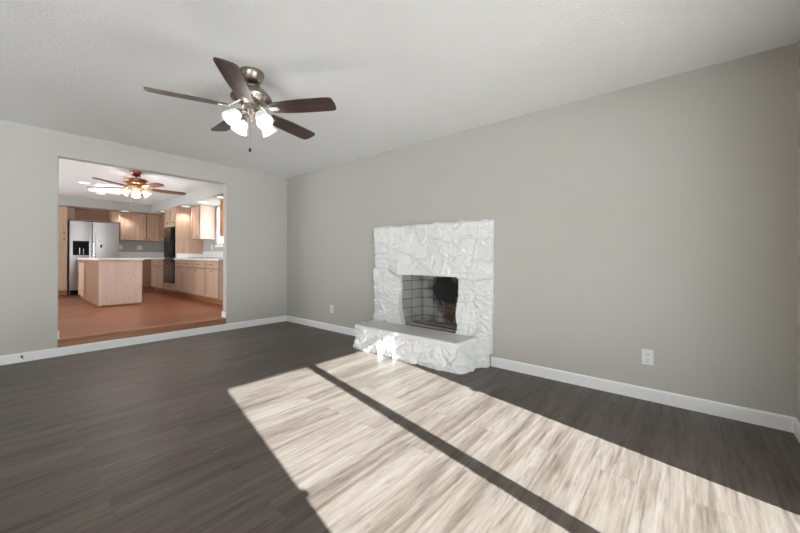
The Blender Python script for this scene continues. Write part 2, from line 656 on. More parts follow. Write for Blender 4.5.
# east wall with the sliding patio door, plus a window added for fill light; plain south wall
DY0, DY1, DZ = -2.80, -0.985, 2.10
EY0, EY1, EZ0, EZ1 = -7.9, -4.15, .1, 2.3
b = MB()
b.box(XE, XE + .12, DY1, 0, 0, H)
b.box(XE, XE + .12, YS, EY0, 0, H)
b.box(XE, XE + .12, EY1, DY0, 0, H)
b.box(XE, XE + .12, EY0, EY1, 0, EZ0)
b.box(XE, XE + .12, EY0, EY1, EZ1, H)
b.box(XE, XE + .12, DY0, DY1, DZ, H)
struct(b.build('wall_east', 'wall'), 'greige wall at the right edge beyond the baseboard corner', 'wall')
struct(MB().box(-TH, XE + .12, YS - .12, YS, 0, H).build('wall_south', 'wall'), 'plain greige wall behind the camera', 'wall')
b = MB()  # unseen window added to light the west wall from the front
for (y0, y1, z0, z1) in ((EY0, EY0 + .05, EZ0, EZ1), (EY1 - .05, EY1, EZ0, EZ1), (-6.68, -6.62, EZ0, EZ1), (-5.43, -5.37, EZ0, EZ1), (EY0, EY1, EZ0, EZ0 + .05), (EY0, EY1, EZ1 - .05, EZ1)):
    b.box(XE + .03, XE + .09, y0, y1, z0, z1)
w2 = b.build('window_added_east', 'aluminium')
struct(w2, 'unseen glazing added in the east wall behind the camera for fill light', 'window')
MB().box(XE + .06, XE + .065, EY0 + .05, EY1 - .05, EZ0 + .05, EZ1 - .05).build('window_pane', 'glass', w2)

# sliding patio door
b = MB()
xa, xb = XE + .004, XE + .05
GY0, GY1 = -2.712, -1.068
b.box(xa, xb, DY0 + .002, GY0, 0.002, DZ - .002)
b.box(xa, xb, GY1, DY1 - .002, 0.002, DZ - .002)
b.box(xa, xb, GY0, GY1, 2.003, DZ - .002)
b.box(xa, xb, GY0, GY1, .002, .05)
b.box(xa, xb, -1.945, -1.855, .05, 2.003)
d1 = b.build('door_1', 'aluminium')
struct(d1, 'white framed sliding glass patio door that lets the sun in', 'door')
MB().box(XE + .024, XE + .029, GY0, -1.945, .05, 2.003).build('glass_panel', 'glass', d1)
MB().box(XE + .024, XE + .029, -1.855, GY1, .05, 2.003).build('glass_panel', 'glass', d1)
MB().box(xa - .03, xa, GY0 - .03, GY0 + .032, 1.07, 1.095, .004).build('door_handle', 'black', d1)
MB().box(xa - .03, xa, GY1 - .022, GY1 + .03, 1.06, 1.09, .004).build('latch', 'black', d1)

# kitchen shell
b = MB()
b.box(KW, -TH, KS, KN, KF - .12, KF)
b.box(-TH, 0.0, OY0, OY1, KF - .12, KF)
struct(b.build('floor_kitchen', 'kfloor'), 'raised kitchen floor of glossy orange-brown oak boards', 'floor')
b = MB()
b.box(-.001, .004, OY0, OY1, .0, KF - .012)
b.prism([(-.06, KF + .001), (-.06, KF + .006), (.006, KF + .006), (.010, KF + .002), (.010, KF - .008), (.006, KF - .012), (-.001, KF - .012), (-.001, KF + .001)], 'y', OY0 + .002, OY1 - .002)
struct(b.build('trim_2', 'kriser', smooth=True), 'wooden stair nosing and riser at the kitchen step', 'trim')
struct(MB().box(KW, -TH, KS, KN, KC, KC + .1).build('ceiling_kitchen', 'kceil'), 'white kitchen ceiling above the copper fan', 'ceiling')
struct(MB().box(KW - .1, KW, KS, KN, 0, KC + .1).build('wall_kitchen_west', 'kwall'), 'grey kitchen wall behind the refrigerator', 'wall')
KWX0, KWX1, KWZ0, KWZ1 = -3.125, -2.14, 1.36, 2.255
b = MB()
b.box(KW - .1, KWX0, KN, KN + .12, 0, KC + .1)
b.box(KWX1, -TH, KN, KN + .12, 0, KC + .1)
b.box(KWX0, KWX1, KN, KN + .12, 0, KWZ0)
b.box(KWX0, KWX1, KN, KN + .12, KWZ1, KC + .1)
struct(b.build('wall_kitchen_north', 'kwall'), 'grey kitchen wall behind the ovens and sink window', 'wall')
KSX0, KSX1 = -5.4, -.9
b = MB()
b.box(KW - .1, KSX0, KS - .12, KS, 0, KC + .1)
b.box(KSX1, -TH, KS - .12, KS, 0, KC + .1)
b.box(KSX0, KSX1, KS - .12, KS, 0, KF + .05)
b.box(KSX0, KSX1, KS - .12, KS, KF + 2.1, KC + .1)
struct(b.build('wall_kitchen_south', 'kwall'), 'kitchen wall out of view on the left holding the added glazing', 'wall')
b = MB()  # unseen glazing added to let daylight into the kitchen
for x in (KSX0, -3.9, -2.55, KSX1 - .06):
    b.box(x, x + .06, KS - .08, KS - .03, KF + .05, KF + 2.1)
b.box(KSX0, KSX1, KS - .08, KS - .03, KF + .05, KF + .11)
b.box(KSX0, KSX1, KS - .08, KS - .03, KF + 2.04, KF + 2.1)
w3 = b.build('window_added_kitchen', 'aluminium')
struct(w3, 'unseen wide glazing added to bring daylight into the kitchen', 'window')
MB().box(KSX0 + .06, KSX1 - .06, KS - .058, KS - .054, KF + .11, KF + 2.04).build('window_pane', 'glass', w3)
# soffit, L-shaped
struct(MB().box(KW, -TH, -.5, KN, SOF, KC).box(KW, -5.78, KS, -.5, SOF, KC).build('ceiling_soffit', 'kwall'), 'grey dropped soffit over the kitchen cabinets', 'ceiling')
# kitchen window
b = MB()
for (x0, x1, z0, z1) in ((KWX0, KWX0 + .045, KWZ0, KWZ1), (KWX1 - .045, KWX1, KWZ0, KWZ1), (KWX0, KWX1, KWZ0, KWZ0 + .045), (KWX0, KWX1, KWZ1 - .045, KWZ1), (-2.64, -2.6, KWZ0, KWZ1)):
    b.box(x0, x1, KN - .004, KN + .04, z0, z1)
w1 = b.build('window_1', 'aluminium')
struct(w1, 'small white kitchen window between two wall cabinets', 'window')
MB().box(KWX0 + .045, KWX1 - .045, KN + .012, KN + .016, KWZ0 + .045, KWZ1 - .045).build('window_pane', 'glass', w1)
b = MB()
b.box(KWX0 - .03, KWX1 + .03, KN - .02, KN + .0, KWZ0 - .05, KWZ0, .004)
b.build('window_sill', 'trim', w1)


def bboard(axis, a0, a1, wallc, sgn, z0=0.0, h=.0945, t=.014):
    """baseboard profile swept along an axis; sgn = side of the wall it sticks out to"""
    prof = [(wallc, z0), (wallc + sgn * t, z0), (wallc + sgn * t, z0 + h - .012), (wallc + sgn * t * .75, z0 + h - .003), (wallc + sgn * t * .35, z0 + h), (wallc, z0 + h)]
    m = MB()
    m.prism(prof, 'y' if axis == 'y' else 'x', a0, a1)
    return m


struct(bboard('y', YS, 0, .0, 1).build('baseboard_west', 'trim'), 'white baseboard running under the kitchen opening', 'baseboard')
m = bboard('x', .014, 2.10, 0, -1)
b2 = bboard('x', 3.72, XE, 0, -1)
me_tmp = bpy.data.meshes.new('tmp')
b2.b.to_mesh(me_tmp)
m.b.from_mesh(me_tmp)
bpy.data.meshes.remove(me_tmp)
struct(m.build('baseboard_north', 'trim'), 'white baseboard along the fireplace wall', 'baseboard')
struct(bboard('y', DY1 + .02, -.014, XE, -1).build('baseboard_east', 'trim'), 'short white baseboard at the far right corner', 'baseboard')
b = MB()
b.box(-TH - .012, .0, OY1 - .014, OY1, KF + .009, KF + .095, .003)
b.box(-TH - .012, .0, OY0, OY0 + .014, KF + .009, KF + .095, .003)
struct(b.build('trim_3', 'trim'), 'short white baseboard returns on both jambs of the opening', 'trim')
struct(MB().box(XE + .14, 9.5, -3.4, 3.0, -.25, -.16).build('bounce_cut_slab', 'added_deck'), 'unseen dark boards added outside the patio door to cut bounce light', 'added_deck')  # unseen, added to darken the ground bounce through the patio door
struct(MB().box(-40, 40, -40, 40, -.35, -.25).build('ground', 'ground'), 'unseen ground outside the windows, kept pale to bounce light', 'ground')

portal('portal_patio_door', (XE + .10, (DY0 + DY1) / 2, 1.05), (-1, 0, 0), 1.85, 2.1)
portal('portal_added_east', (XE + .13, (EY0 + EY1) / 2, (EZ0 + EZ1) / 2), (-1, 0, 0), EY1 - EY0, EZ1 - EZ0)
portal('portal_added_kitchen', ((KSX0 + KSX1) / 2, KS - .13, KF + 1.05), (0, 1, 0), KSX1 - KSX0, 2.1)
portal('portal_kitchen_window', ((KWX0 + KWX1) / 2, KN + .13, (KWZ0 + KWZ1) / 2), (0, -1, 0), KWX1 - KWX0, KWZ1 - KWZ0)

# ================================================================== FIREPLACE
FP = thing('fireplace', 'white-painted rock fireplace with raised hearth and sooty firebox', 'fireplace', (2.92, -.2, 0))
SEEDS = [(2.27, 1.36), (2.2, 1.21), (2.2, 1.04), (2.18, 0.85), (2.45, 1.03), (2.66, 1.04), (2.69, 1.27), (2.55, 1.42), (2.7, 1.43), (2.85, 1.37), (2.92, 1.16), (2.94, 1.02), (2.88, 0.93), (3.07, 1.37), (3.23, 1.35), (3.37, 1.34), (3.23, 1.13), (3.14, 0.99), (3.43, 1.2), (3.62, 1.38), (3.62, 1.16), (3.42, 1.0), (3.61, 0.96), (3.46, 0.75), (3.67, 0.76), (3.49, 0.48), (3.69, 0.42), (3.65, 0.64), (2.2, 0.66), (2.18, 0.46), (2.39, 0.76), (2.41, 0.52), (2.19, 0.31), (2.49, 0.35), (3.03, 1.23), (3.69, .22), (2.2, .18)]


def rockface(seeds, seed, tilt=.16, groove=.016, amp=.022, offs=.012, facet=9.0):
    """height of a quarried stone face at (u, v): random planes per stone, chiselled facets, recessed joints"""
    rg = random.Random(seed)
    cells = [(Vector((s[0], s[1], 0)), rg.uniform(-tilt, tilt), rg.uniform(-tilt, tilt), rg.uniform(-offs, offs), rg.uniform(0, 6.28)) for s in seeds]

    def h(u, v):
        w = Vector([noise.noise(Vector((u * 4.5, v * 4.5, seed + q))) * .050 + noise.noise(Vector((u * 13, v * 13, seed + 3.3 + q))) * .016 for q in (.37, 17.61)])
        p = Vector((u + w.x, v + w.y, 0))
        ds = sorted(((p - c[0]).length, i) for i, c in enumerate(cells))
        d1, i1 = ds[0]
        d2 = ds[1][0]
        c = cells[i1]
        q = p - c[0]
        edge = (d2 - d1)
        hh = c[3] + c[1] * q.x + c[2] * q.y
        hh = max(-.03, min(.03, hh))
        # chisel facets: ridged, anisotropic noise turned by the stone's own angle
        ca, sa = math.cos(c[4]), math.sin(c[4])
        fu, fv = (u * ca + v * sa) * facet, (-u * sa + v * ca) * facet * .38
        n1 = noise.noise(Vector((fu, fv, i1 * 7.1)))
        n2 = 1 - abs(noise.noise(Vector((fu * 2.1, fv * 2.1, i1 * 3.3 + 9)))) * 2
        n3 = noise.noise(Vector((u * 38, v * 38, seed)))
        n4 = abs(noise.noise(Vector((u * 21 + n1 * 2, v * 21, i1 * 5.7 + seed))))
        hh += amp * (n1 * .8 + n2 * .42 - n4 * .85) + .0035 * n3
        g = max(0.0, 1 - edge / .026)
        hh -= groove * g * g
        return hh
    return h


def surround():
    x0, x1, z0, z1 = 2.108, 3.742, .13, 1.475
    nx, nz = 210, 172
    hf = rockface(SEEDS, 11, amp=.026, groove=.020)
    bm = bmesh.new()

    def inside_hole(x, z):
        wob = .012 * noise.noise(Vector((x * 9, z * 9, 2)))
        xl = 2.555 + .055 * max(0, (.50 - z) / .22) ** 1.5
        xr = 3.362 + .022 * noise.noise(Vector((1, z * 7, 5)))
        return xl + wob < x < xr and z < .882 + wob * .25
    V = {}
    dx, dz = (x1 - x0) / nx, (z1 - z0) / nz
    keep = {}
    for i in range(nx):
        for k in range(nz):
            keep[i, k] = not inside_hole(x0 + (i + .5) * dx, z0 + (k + .5) * dz)

    def vert(i, k):
        if (i, k) not in V:
            x, z = x0 + i * dx, z0 + k * dz
            xx, zz = x, z
            hh = hf(x, z)
            # wavy outline and edges rolled back to the wall
            eL, eR, eT = i * dx, (nx - i) * dx, (nz - k) * dz
            if i == 0: xx += .014 * noise.noise(Vector((0, z * 7, 1)))
            if i == nx: xx += .004 * noise.noise(Vector((3, z * 7, 1)))
            if k == nz: zz += .016 * noise.noise(Vector((x * 6, 3, 1))) + .008 * noise.noise(Vector((x * 19, 3, 1)))
            roll = max(0, 1 - min(eL, eT, eR * 2) / .03)
            y = -.062 - hh + roll * roll * .03
            V[i, k] = bm.verts.new((xx, min(y, -.02), zz))
        return V[i, k]
    for i in range(nx):
        for k in range(nz):
            if keep[i, k]:
                bm.faces.new((vert(i, k), vert(i + 1, k), vert(i + 1, k + 1), vert(i, k + 1)))
    # skirts from every open edge back to the wall / into the firebox
    for e in [e for e in bm.edges if e.is_boundary]:
        a, c = e.verts
        f = e.link_faces[0]
        a2 = bm.verts.new((a.co.x, -.001, a.co.z))
        c2 = bm.verts.new((c.co.x, -.001, c.co.z))
        bm.faces.new((a, c, c2, a2))
    bmesh.ops.remove_doubles(bm, verts=[v for v in bm.verts if abs(v.co.y + .001) < 1e-6], dist=.0004)
    m = MB()
    m.b.free()
    m.b = bm
    return m


surround().build('stone_surround', 'stone', FP, smooth=35)


def hearth_base():
    """rock-faced block wrapped around left side, front and right side of the hearth"""
    path = [(2.145, -.004), (2.135, -.36), (2.165, -.405), (2.21, -.42), (3.50, -.415), (3.555, -.405), (3.585, -.37), (3.60, -.14), (3.635, -.085), (3.69, -.05), (3.70, -.004)]
    P = [Vector((x, y, 0)) for x, y in path]
    seg = [(P[i + 1] - P[i]).length for i in range(len(P) - 1)]
    tot = sum(seg)
    rg = random.Random(5)
    seeds = []
    u = .05
    while u < tot:
        # small rubble on the left of the front, wide slabs on the right
        w = .13 if u < 1.05 else .30
        if w < .2:
            for r in range(3):
                seeds.append((u + rg.uniform(-.04, .04), .04 + r * .09 + rg.uniform(-.02, .02)))
        else:
            seeds.append((u + rg.uniform(-.03, .03), .20 + rg.uniform(-.04, .03)))
            seeds.append((u + .13 + rg.uniform(-.03, .03), .06 + rg.uniform(-.03, .03)))
        u += w
    hf = rockface(seeds, 23, tilt=.22, groove=.015, amp=.024, offs=.012, facet=11)
    nu, nz, zt = 300, 38, .245
    bm = bmesh.new()
    grid = []
    for i in range(nu + 1):
        s = tot * i / nu
        acc, k = 0, 0
        while k < len(seg) - 1 and acc + seg[k] < s:
            acc += seg[k]
            k += 1
        p = P[k].lerp(P[k + 1], min(1, (s - acc) / seg[k]))
        t0 = (P[k + 1] - P[k]).normalized()
        t1 = (P[min(k + 2, len(P) - 1)] - P[min(k + 1, len(P) - 2)]).normalized()
        t = t0.lerp(t1, max(0, min(1, (s - acc) / seg[k])) * .5).normalized()
        nrm = Vector((t.y, -t.x, 0))
        if nrm.dot(p - Vector((2.9, 0, 0))) < 0:
            nrm = -nrm
        col = []
        fade = min(1, min(s, tot - s) / .05)
        for j in range(nz + 1):
            z = zt * j / nz
            h = hf(s, z) * (.35 + .65 * fade)
            fl = .030 * (1 - z / zt) * fade + .008
            q = p + nrm * (h + fl)
            col.append(bm.verts.new((q.x, min(q.y, -.001), z)))
        grid.append(col)
    for i in range(nu):
        for j in range(nz):
            bm.faces.new((grid[i][j], grid[i + 1][j], grid[i + 1][j + 1], grid[i][j + 1]))
    bm.faces.new([g[nz] for g in grid])
    m = MB()
    m.b.free()
    m.b = bm
    return m


hearth_base().build('hearth_base', 'stone', FP, smooth=35)


def slab_edge_strip():
    """rough white rock edge around the hearth top"""
    path = [(2.165, -.066), (2.165, -.415), (2.20, -.445), (3.56, -.445), (3.595, -.415), (3.605, -.066)]
    P = [Vector((x, y, 0)) for x, y in path]
    bm = bmesh.new()
    rings = []
    pts = []
    for a, c in zip(P, P[1:]):
        n = max(2, int((c - a).length / .012))
        for i in range(n):
            pts.append((a.lerp(c, i / n), (c - a).normalized()))
    pts.append((P[-1], (P[-1] - P[-2]).normalized()))
    for p, t in pts:
        nr = Vector((t.y, -t.x, 0))
        if nr.dot(p - Vector((2.9, 0, 0))) < 0:
            nr = -nr
        s = p.x * 1.0 + p.y
        ring = []
        for (o, z) in ((-.022, .282), (-.006, .284), (.004, .279), (.008, .262), (.004, .240), (-.02, .236)):
            d = .010 * noise.noise(Vector((s * 17, z * 30, 4))) + .006 * noise.noise(Vector((s * 45, z * 60, 4)))
            if o < -.01: d *= .3
            q = p + nr * (o + d)
            ring.append(bm.verts.new((q.x, q.y, z + d * .25)))
        rings.append(ring)
    for A, B in zip(rings, rings[1:]):
        for i in range(6):
            bm.faces.new((A[i], B[i], B[(i + 1) % 6], A[(i + 1) % 6]))
    bm.faces.new(rings[0])
    bm.faces.new(rings[-1][::-1])
    m = MB()
    m.b.free()
    m.b = bm
    return m


slab_edge_strip().build('slab_edge', 'stone', FP, smooth=50)
b = MB()
b.prism([(2.172, -.05), (2.172, -.415), (2.205, -.436), (3.128, -.436), (3.118, -.05)], 'z', .240, .2815)
b.build('hearth_slab', 'slab', FP)
b = MB()
b.prism([(3.124, -.05), (3.134, -.436), (3.56, -.436), (3.59, -.413), (3.598, -.05)], 'z', .240, .2815)
b.build('hearth_slab', 'slab', FP)
b = MB()
b.prism([(3.118, -.05), (3.128, -.436), (3.134, -.436), (3.124, -.05)], 'z', .240, .2805)
b.build('slab_joint', 'mortar', FP)


def firebox():
    bm = bmesh.new()
    uvl = bm.loops.layers.uv.new('UVMap')
    z0, z1 = .281, .95
    yb = .40
    pts = [(2.535, -.004), (2.585, yb), (3.345, yb), (3.385, -.004)]
    u = 0

    def quad(vs, uvs):
        f = bm.faces.new([bm.verts.new(v) for v in vs])
        for l, w in zip(f.loops, uvs):
            l[uvl].uv = w
    for (a, c) in zip(pts, pts[1:]):
        L = math.dist(a, c)
        quad([(a[0], a[1], z0), (c[0], c[1], z0), (c[0], c[1], z1), (a[0], a[1], z1)], [(u, z0), (u + L, z0), (u + L, z1), (u, z1)])
        u += L
    quad([(pts[0][0], pts[0][1], z0), (pts[3][0], pts[3][1], z0), (pts[2][0], pts[2][1], z0), (pts[1][0], pts[1][1], z0)], [(0, 0), (.85, 0), (.8, .4), (.05, .4)])
    quad([(pts[0][0], -.02, z1), (pts[3][0], -.02, z1), (pts[2][0], pts[2][1], z1), (pts[1][0], pts[1][1], z1)], [(0, 0), (.85, 0), (.8, .4), (.05, .4)])
    # turn normals inward
    for f in bm.faces:
        f.normal_update()
        if f.normal.dot(Vector((2.96, .18, .6)) - f.calc_center_median()) < 0:
            f.normal_flip()
    m = MB()
    m.b.free()
    m.b = bm
    return m


fb = firebox().build('firebox_lining', 'brick', FP, recalc=False)
sol = fb.modifiers.new('thick', 'SOLIDIFY')
sol.thickness = .03
sol.offset = -1
# ash lip and the low log bar across the firebox
MB().tube([(2.66, .10, .300), (2.95, .05, .302), (3.34, .03, .300)], .006, 8).build('log_bar', 'dark', FP, smooth=True)

# ================================================================== CEILING FANS
def quat_to(axis):
    return Vector(axis).to_track_quat('Z', 'Y')


def fan(name, label, c, zc, P):
    cx, cy = c
    T = thing(name, label, 'ceiling fan', (cx, cy, zc))
    s = P['s']
    # canopy, neck, motor
    cr = P['canopy_r']
    MB().lathe([(cr * .97, -.001), (cr, -.008), (cr, -.022), (cr * .93, -.035), (cr * .84, -.06), (cr * .62, -.078), (cr * .4, -.083)], (cx, cy, zc), n=36).build('canopy', P['metal'], T, smooth=True)
    zt = zc - P['drop']
    MB().lathe([(P['rod_r'], -.078), (P['rod_r'], -(P['drop'] + .01))], (cx, cy, zc), n=16).build('downrod', P['rod_m'], T, smooth=True)
    mr, mh = P['motor_r'], P['motor_h']
    if P['dome']:
        prof = [(mr * .40, 0), (mr * .52, -.006), (mr * .62, -.02), (mr * .82, -mh * .5), (mr * .97, -mh * .8), (mr, -mh * .9), (mr * .98, -mh), (mr * .75, -mh - .012), (mr * .6, -mh - .02)]
    else:
        prof = [(mr * .35, 0), (mr * .85, -.004), (mr, -.018), (mr * 1.0, -mh * .6), (mr * .9, -mh * .85), (mr * .7, -mh), (mr * .55, -mh - .015)]
    MB().lathe(prof, (cx, cy, zt), n=40).build('motor_housing', P['metal'], T, smooth=True)
    zb = zt - mh - .015
    # switch housing and light hub
    sr = P['switch_r']
    zs = P['switch_h']
    MB().lathe([(sr * .95, 0), (sr, -.012), (sr * .9, -zs * .5), (sr, -zs * .62), (sr * .8, -zs * .85), (sr * .35, -zs), (sr * .22, -zs - .02), (sr * .05, -zs - .03)], (cx, cy, zb), n=32).build('switch_housing', P['metal2'], T, smooth=True)
    # blades
    zbl = P['blade_z']
    r0, r1, w = P['r0'], P['r1'], P['bw']
    for a in P['blade_deg']:
        A = math.radians(a)
        rot = Matrix.Rotation(A, 4, 'Z') @ Matrix.Rotation(math.radians(P['pitch']), 4, 'X')
        base = Vector((cx, cy, zbl))
        bm = MB()
        out = []
        for t in (0, .05, .15, .3, .5, .7, .85, .93, .975):
            hw = w * (.36 + .14 * math.sin(min(1, t / .55) * PI / 2)) if t > 0 else w * .30
            out.append((r0 + (r1 - r0) * t, hw * (1 if t < .9 else (.985 if t < .95 else .92))))
        up = out + [(r1, w * .36)]
        outline = [(x, -y) for x, y in up] + [(r1 + .006, 0)] + [(x, y) for x, y in up[::-1]]
        bm.prism(outline, 'z', -P['bt'], P['bt'])
        bmesh.ops.transform(bm.b, matrix=Matrix.Identity(4), verts=bm.b.verts)
        # blade: its own mesh axes run along the blade, so the grain follows it
        bo = bm.build('blade', P['wood'], None)
        bo.parent = T
        bo.matrix_local = Matrix.Translation((0, 0, zbl - zc)) @ rot
        # blade iron: arm from the motor and a plate under the blade
        bi = MB()
        bi.prism([(r0 - .01, -.017), (r0 + .04, -.022), (r0 + .062, -.014), (r0 + .068, 0), (r0 + .062, .014), (r0 + .04, .022), (r0 - .01, .017)], 'z', -.010, -.0045)
        bmesh.ops.translate(bi.b, verts=bi.b.verts, vec=(0, 0, .004 - P['bt']))
        for x, y in ((r0 + .02, .012), (r0 + .02, -.012), (r0 + .05, 0)):
            bi.lathe([(.005, -.0135), (.005, -.010)], (x, y, 0), n=8)
        zi = (zb - zbl)
        ra = sr * 1.1
        for sgn in (-1, 1):
            bi.tube([(ra, sgn * .012, zi + .004), (ra + (r0 - ra) * .5, sgn * .022, zi * .6 - .004), (r0, sgn * .016, -.008)], .006, 8)
        io = bi.build('blade_bracket', P['bracket'], None, smooth=True)
        io.parent = bo
    # lamp arms, shades and bulbs
    zl = zb - P['arm_drop']
    for a in P['shade_deg']:
        A = math.radians(a)
        d = Vector((math.cos(A), math.sin(A), 0))
        tl = math.radians(P['tilt'])
        ax = (d * math.sin(tl) + Vector((0, 0, -math.cos(tl)))).normalized()
        p0 = Vector((cx, cy, zl)) + d * P['arm_r']
        am = MB()
        am.tube([Vector((cx, cy, zl + .012)) + d * sr * .5, Vector((cx, cy, zl + .014)) + d * (P['arm_r'] * .75), p0], .009 * s, 10)
        am.lathe([(.014 * s, -.004), (.022 * s, .004), (.024 * s, .022 * s), (.021 * s, .03 * s)], p0, ax, n=20)
        ao = am.build('lamp_arm', P['metal2'], T, smooth=True)
        sl = P['shade_l']
        prof = [(.024 * s, .018), (.036 * s, .028), (.044 * s, sl * .45), (.049 * s, sl * .72), (.060 * s, sl * .95), (.062 * s, sl), (.058 * s, sl), (.046 * s, sl * .72), (.041 * s, sl * .45), (.032 * s, .034)]
        sh = MB().lathe(prof, p0, ax, n=28, cap=False).build('lamp_shade', P['shade'], T, smooth=60)
        MB().lathe([(.010, .028), (.014, .04), (.024 * s, .065 * s), (.026 * s, .08 * s), (.018 * s, .095 * s), (.004, .10 * s)], p0, ax, n=16).build('bulb', P['bulb'], sh, smooth=True)
    lamp = bpy.data.lights.new(name + '_glow', 'POINT')
    lamp.energy = P['watt']
    lamp.color = P['lampcol']
    lamp.shadow_soft_size = .1
    lo = bpy.data.objects.new('lamp_glow', lamp)
    COL.objects.link(lo)
    lo.parent = T
    lo.location = (0, 0, P['glow_z'] - zc)
    # pull chain
    zp = zb - zs - .02
    px, py = cx + P['chain'][0], cy + P['chain'][1]
    MB().tube([(px, py, zp + .03), (px, py, P['chain_z'])], .0014, 6).build('pull_chain', P['fob'], T)
    MB().lathe([(.003, 0), (.009, -.008), (.010, -.025), (.006, -.032)], (px, py, P['chain_z']), n=12).build('chain_fob', P['fob'], T, smooth=True)
    return T


fan('ceiling_fan', 'large ceiling fan with five dark blades and white lamp shades, in the living room', (2.765, -2.008), H, dict(
    bt=.004, s=1.0, canopy_r=.088, drop=.105, rod_r=.022, rod_m='black', motor_r=.142, motor_h=.095, dome=True, metal='nickel', metal2='nickel',
    switch_r=.055, switch_h=.115, blade_z=2.168, r0=.155, r1=.634, bw=.138, blade_deg=[-112, -39, 31, 103, 178], pitch=-13, wood='walnut', bracket='nickel_pale',
    shade_deg=[6, 96, 186, 276], tilt=40, arm_drop=.100, arm_r=.092, shade_l=.110, shade='shade', bulb='bulb', watt=3, lampcol=(1, .96, .9), glow_z=1.97,
    chain=(.006, -.012), chain_z=1.885, fob='knob'))
fan('ceiling_fan', 'copper ceiling fan with reddish blades and cream lamp shades, in the kitchen', (-1.695, -1.714), KC, dict(
    bt=.008, s=1.05, canopy_r=.085, drop=.125, rod_r=.014, rod_m='copper', motor_r=.165, motor_h=.085, dome=False, metal='copper', metal2='brass',
    switch_r=.075, switch_h=.085, blade_z=2.205, r0=.21, r1=.70, bw=.125, blade_deg=[-54, -133, 157, 85, 13], pitch=-9, wood='cherry', bracket='brass',
    shade_deg=[-12, 78, 168, 258], tilt=42, arm_drop=.06, arm_r=.085, shade_l=.125, shade='kshade', bulb='kbulb', watt=11, lampcol=(1, .93, .84), glow_z=1.98,
    chain=(-.02, -.03), chain_z=1.93, fob='knob'))

# ================================================================== KITCHEN
class Frame:
    """cabinet frame: u along the run, n outward from the wall, z up"""

    def __init__(self, run):
        self.run = run

    def box(self, m, u0, u1, n0, n1, z0, z1, bev=0):
        if self.run == 'north':      # u = x, outward = -y, n measured from the kitchen north wall
            return m.box(u0, u1, KN - n1, KN - n0, z0, z1, bev)
        return m.box(KW + n0, KW + n1, u0, u1, z0, z1, bev)   # west: u = y, outward = +x

    def pt(self, u, n, z):
        return (u, KN - n, z) if self.run == 'north' else (KW + n, u, z)

    def out(self):
        return (0, -1, 0) if self.run == 'north' else (1, 0, 0)


FN, FW = Frame('north'), Frame('west')


def raised_door(fr, u0, u1, z0, z1, n, wood_m, T, name='door', pull=None, knob_at=None):
    """framed panel door proud of the face at distance n from the wall"""
    m = MB()
    st = min(.055, (u1 - u0) * .24)
    sz = min(.055, (z1 - z0) * .3)
    fr.box(m, u0, u0 + st, n, n + .02, z0, z1, .002)
    fr.box(m, u1 - st, u1, n, n + .02, z0, z1, .002)
    fr.box(m, u0 + st, u1 - st, n, n + .02, z0, z0 + sz, .002)
    fr.box(m, u0 + st, u1 - st, n, n + .02, z1 - sz, z1, .002)
    fr.box(m, u0 + st, u1 - st, n, n + .003, z0 + sz, z1 - sz)
    fr.box(m, u0 + st + .016, u1 - st - .016, n + .002, n + .011, z0 + sz + .016, z1 - sz - .016, .004)
    o = m.build(name, wood_m, T)
    if knob_at:
        k = MB().lathe([(.006, 0), (.006, .012), (.014, .018), (.015, .026), (.008, .031)], fr.pt(knob_at[0], n + .02, knob_at[1]), fr.out(), n=14)
        k.build('knob', 'knob', o, smooth=True)
    if pull:
        u, z, w = pull
        k = MB()
        k.tube([fr.pt(u - w / 2, n + .018, z), fr.pt(u - w / 2, n + .042, z), fr.pt(u + w / 2, n + .042, z), fr.pt(u + w / 2, n + .018, z)], .005, 8)
        k.build('handle', 'knob', o, smooth=True)
    return o


def base_cabinet(fr, label, u0, u1, cols, depth=.60, group='base cabinets', end=None, toe=0, toe_r=0):
    """cols: list of (u0,u1,'dd' = drawer over door | 'panel', knob side)"""
    mid = (u0 + u1) / 2
    T = thing('base_cabinet', label, 'cabinet', fr.pt(mid, depth / 2, KF), group)
    m = MB()
    fr.box(m, u0 + .001, u1 - .001, .003, depth, KF + .105, KF + .838)
    m.build('body', 'cab_gapshade', T)
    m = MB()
    fr.box(m, u0 + .001 - toe, u1 - .001 + toe_r, .003, depth - .065, KF + .002, KF + .105)
    m.build('toe_kick', 'caborange', T)
    for (a, c, kind, side) in cols:
        if kind == 'dd':
            raised_door(fr, a + .012, c - .012, KF + .69, KF + .825, depth, 'cab', T, 'drawer', pull=((a + c) / 2, KF + .757, .09))
            raised_door(fr, a + .012, c - .012, KF + .125, KF + .665, depth, 'cab', T, 'door', pull=((a + c) / 2 + side * (c - a) * .18, KF + .632, .08))
    if end:
        m = MB()
        fr.box(m, u1 - .001, u1 + .006, .02, depth, KF + .105, KF + .838)
        m.build('end_panel', 'cabpink', T)
    return T


def wall_cabinet(fr, label, u0, u1, z0, doors, depth=.32, end=None, group='wall cabinets', wood_m='cab', z1=SOF - .002):
    T = thing('wall_cabinet', label, 'cabinet', fr.pt((u0 + u1) / 2, depth / 2, z0), group)
    m = MB()
    fr.box(m, u0 + .001, u1 - .001, .003, depth, z0, z1)
    m.build('body', 'cab_gapshade' if wood_m == 'cab' else wood_m, T)
    for (a, c, kx) in doors:
        raised_door(fr, a + .01, c - .01, z0 + .012, z1 - .012, depth, wood_m, T, 'door', knob_at=(kx, z0 + .06))
    if end:
        m = MB()
        fr.box(m, u1 - .001, u1 + .005, .01, depth, z0, z1)
        m.build('end_panel', end, T)
    return T


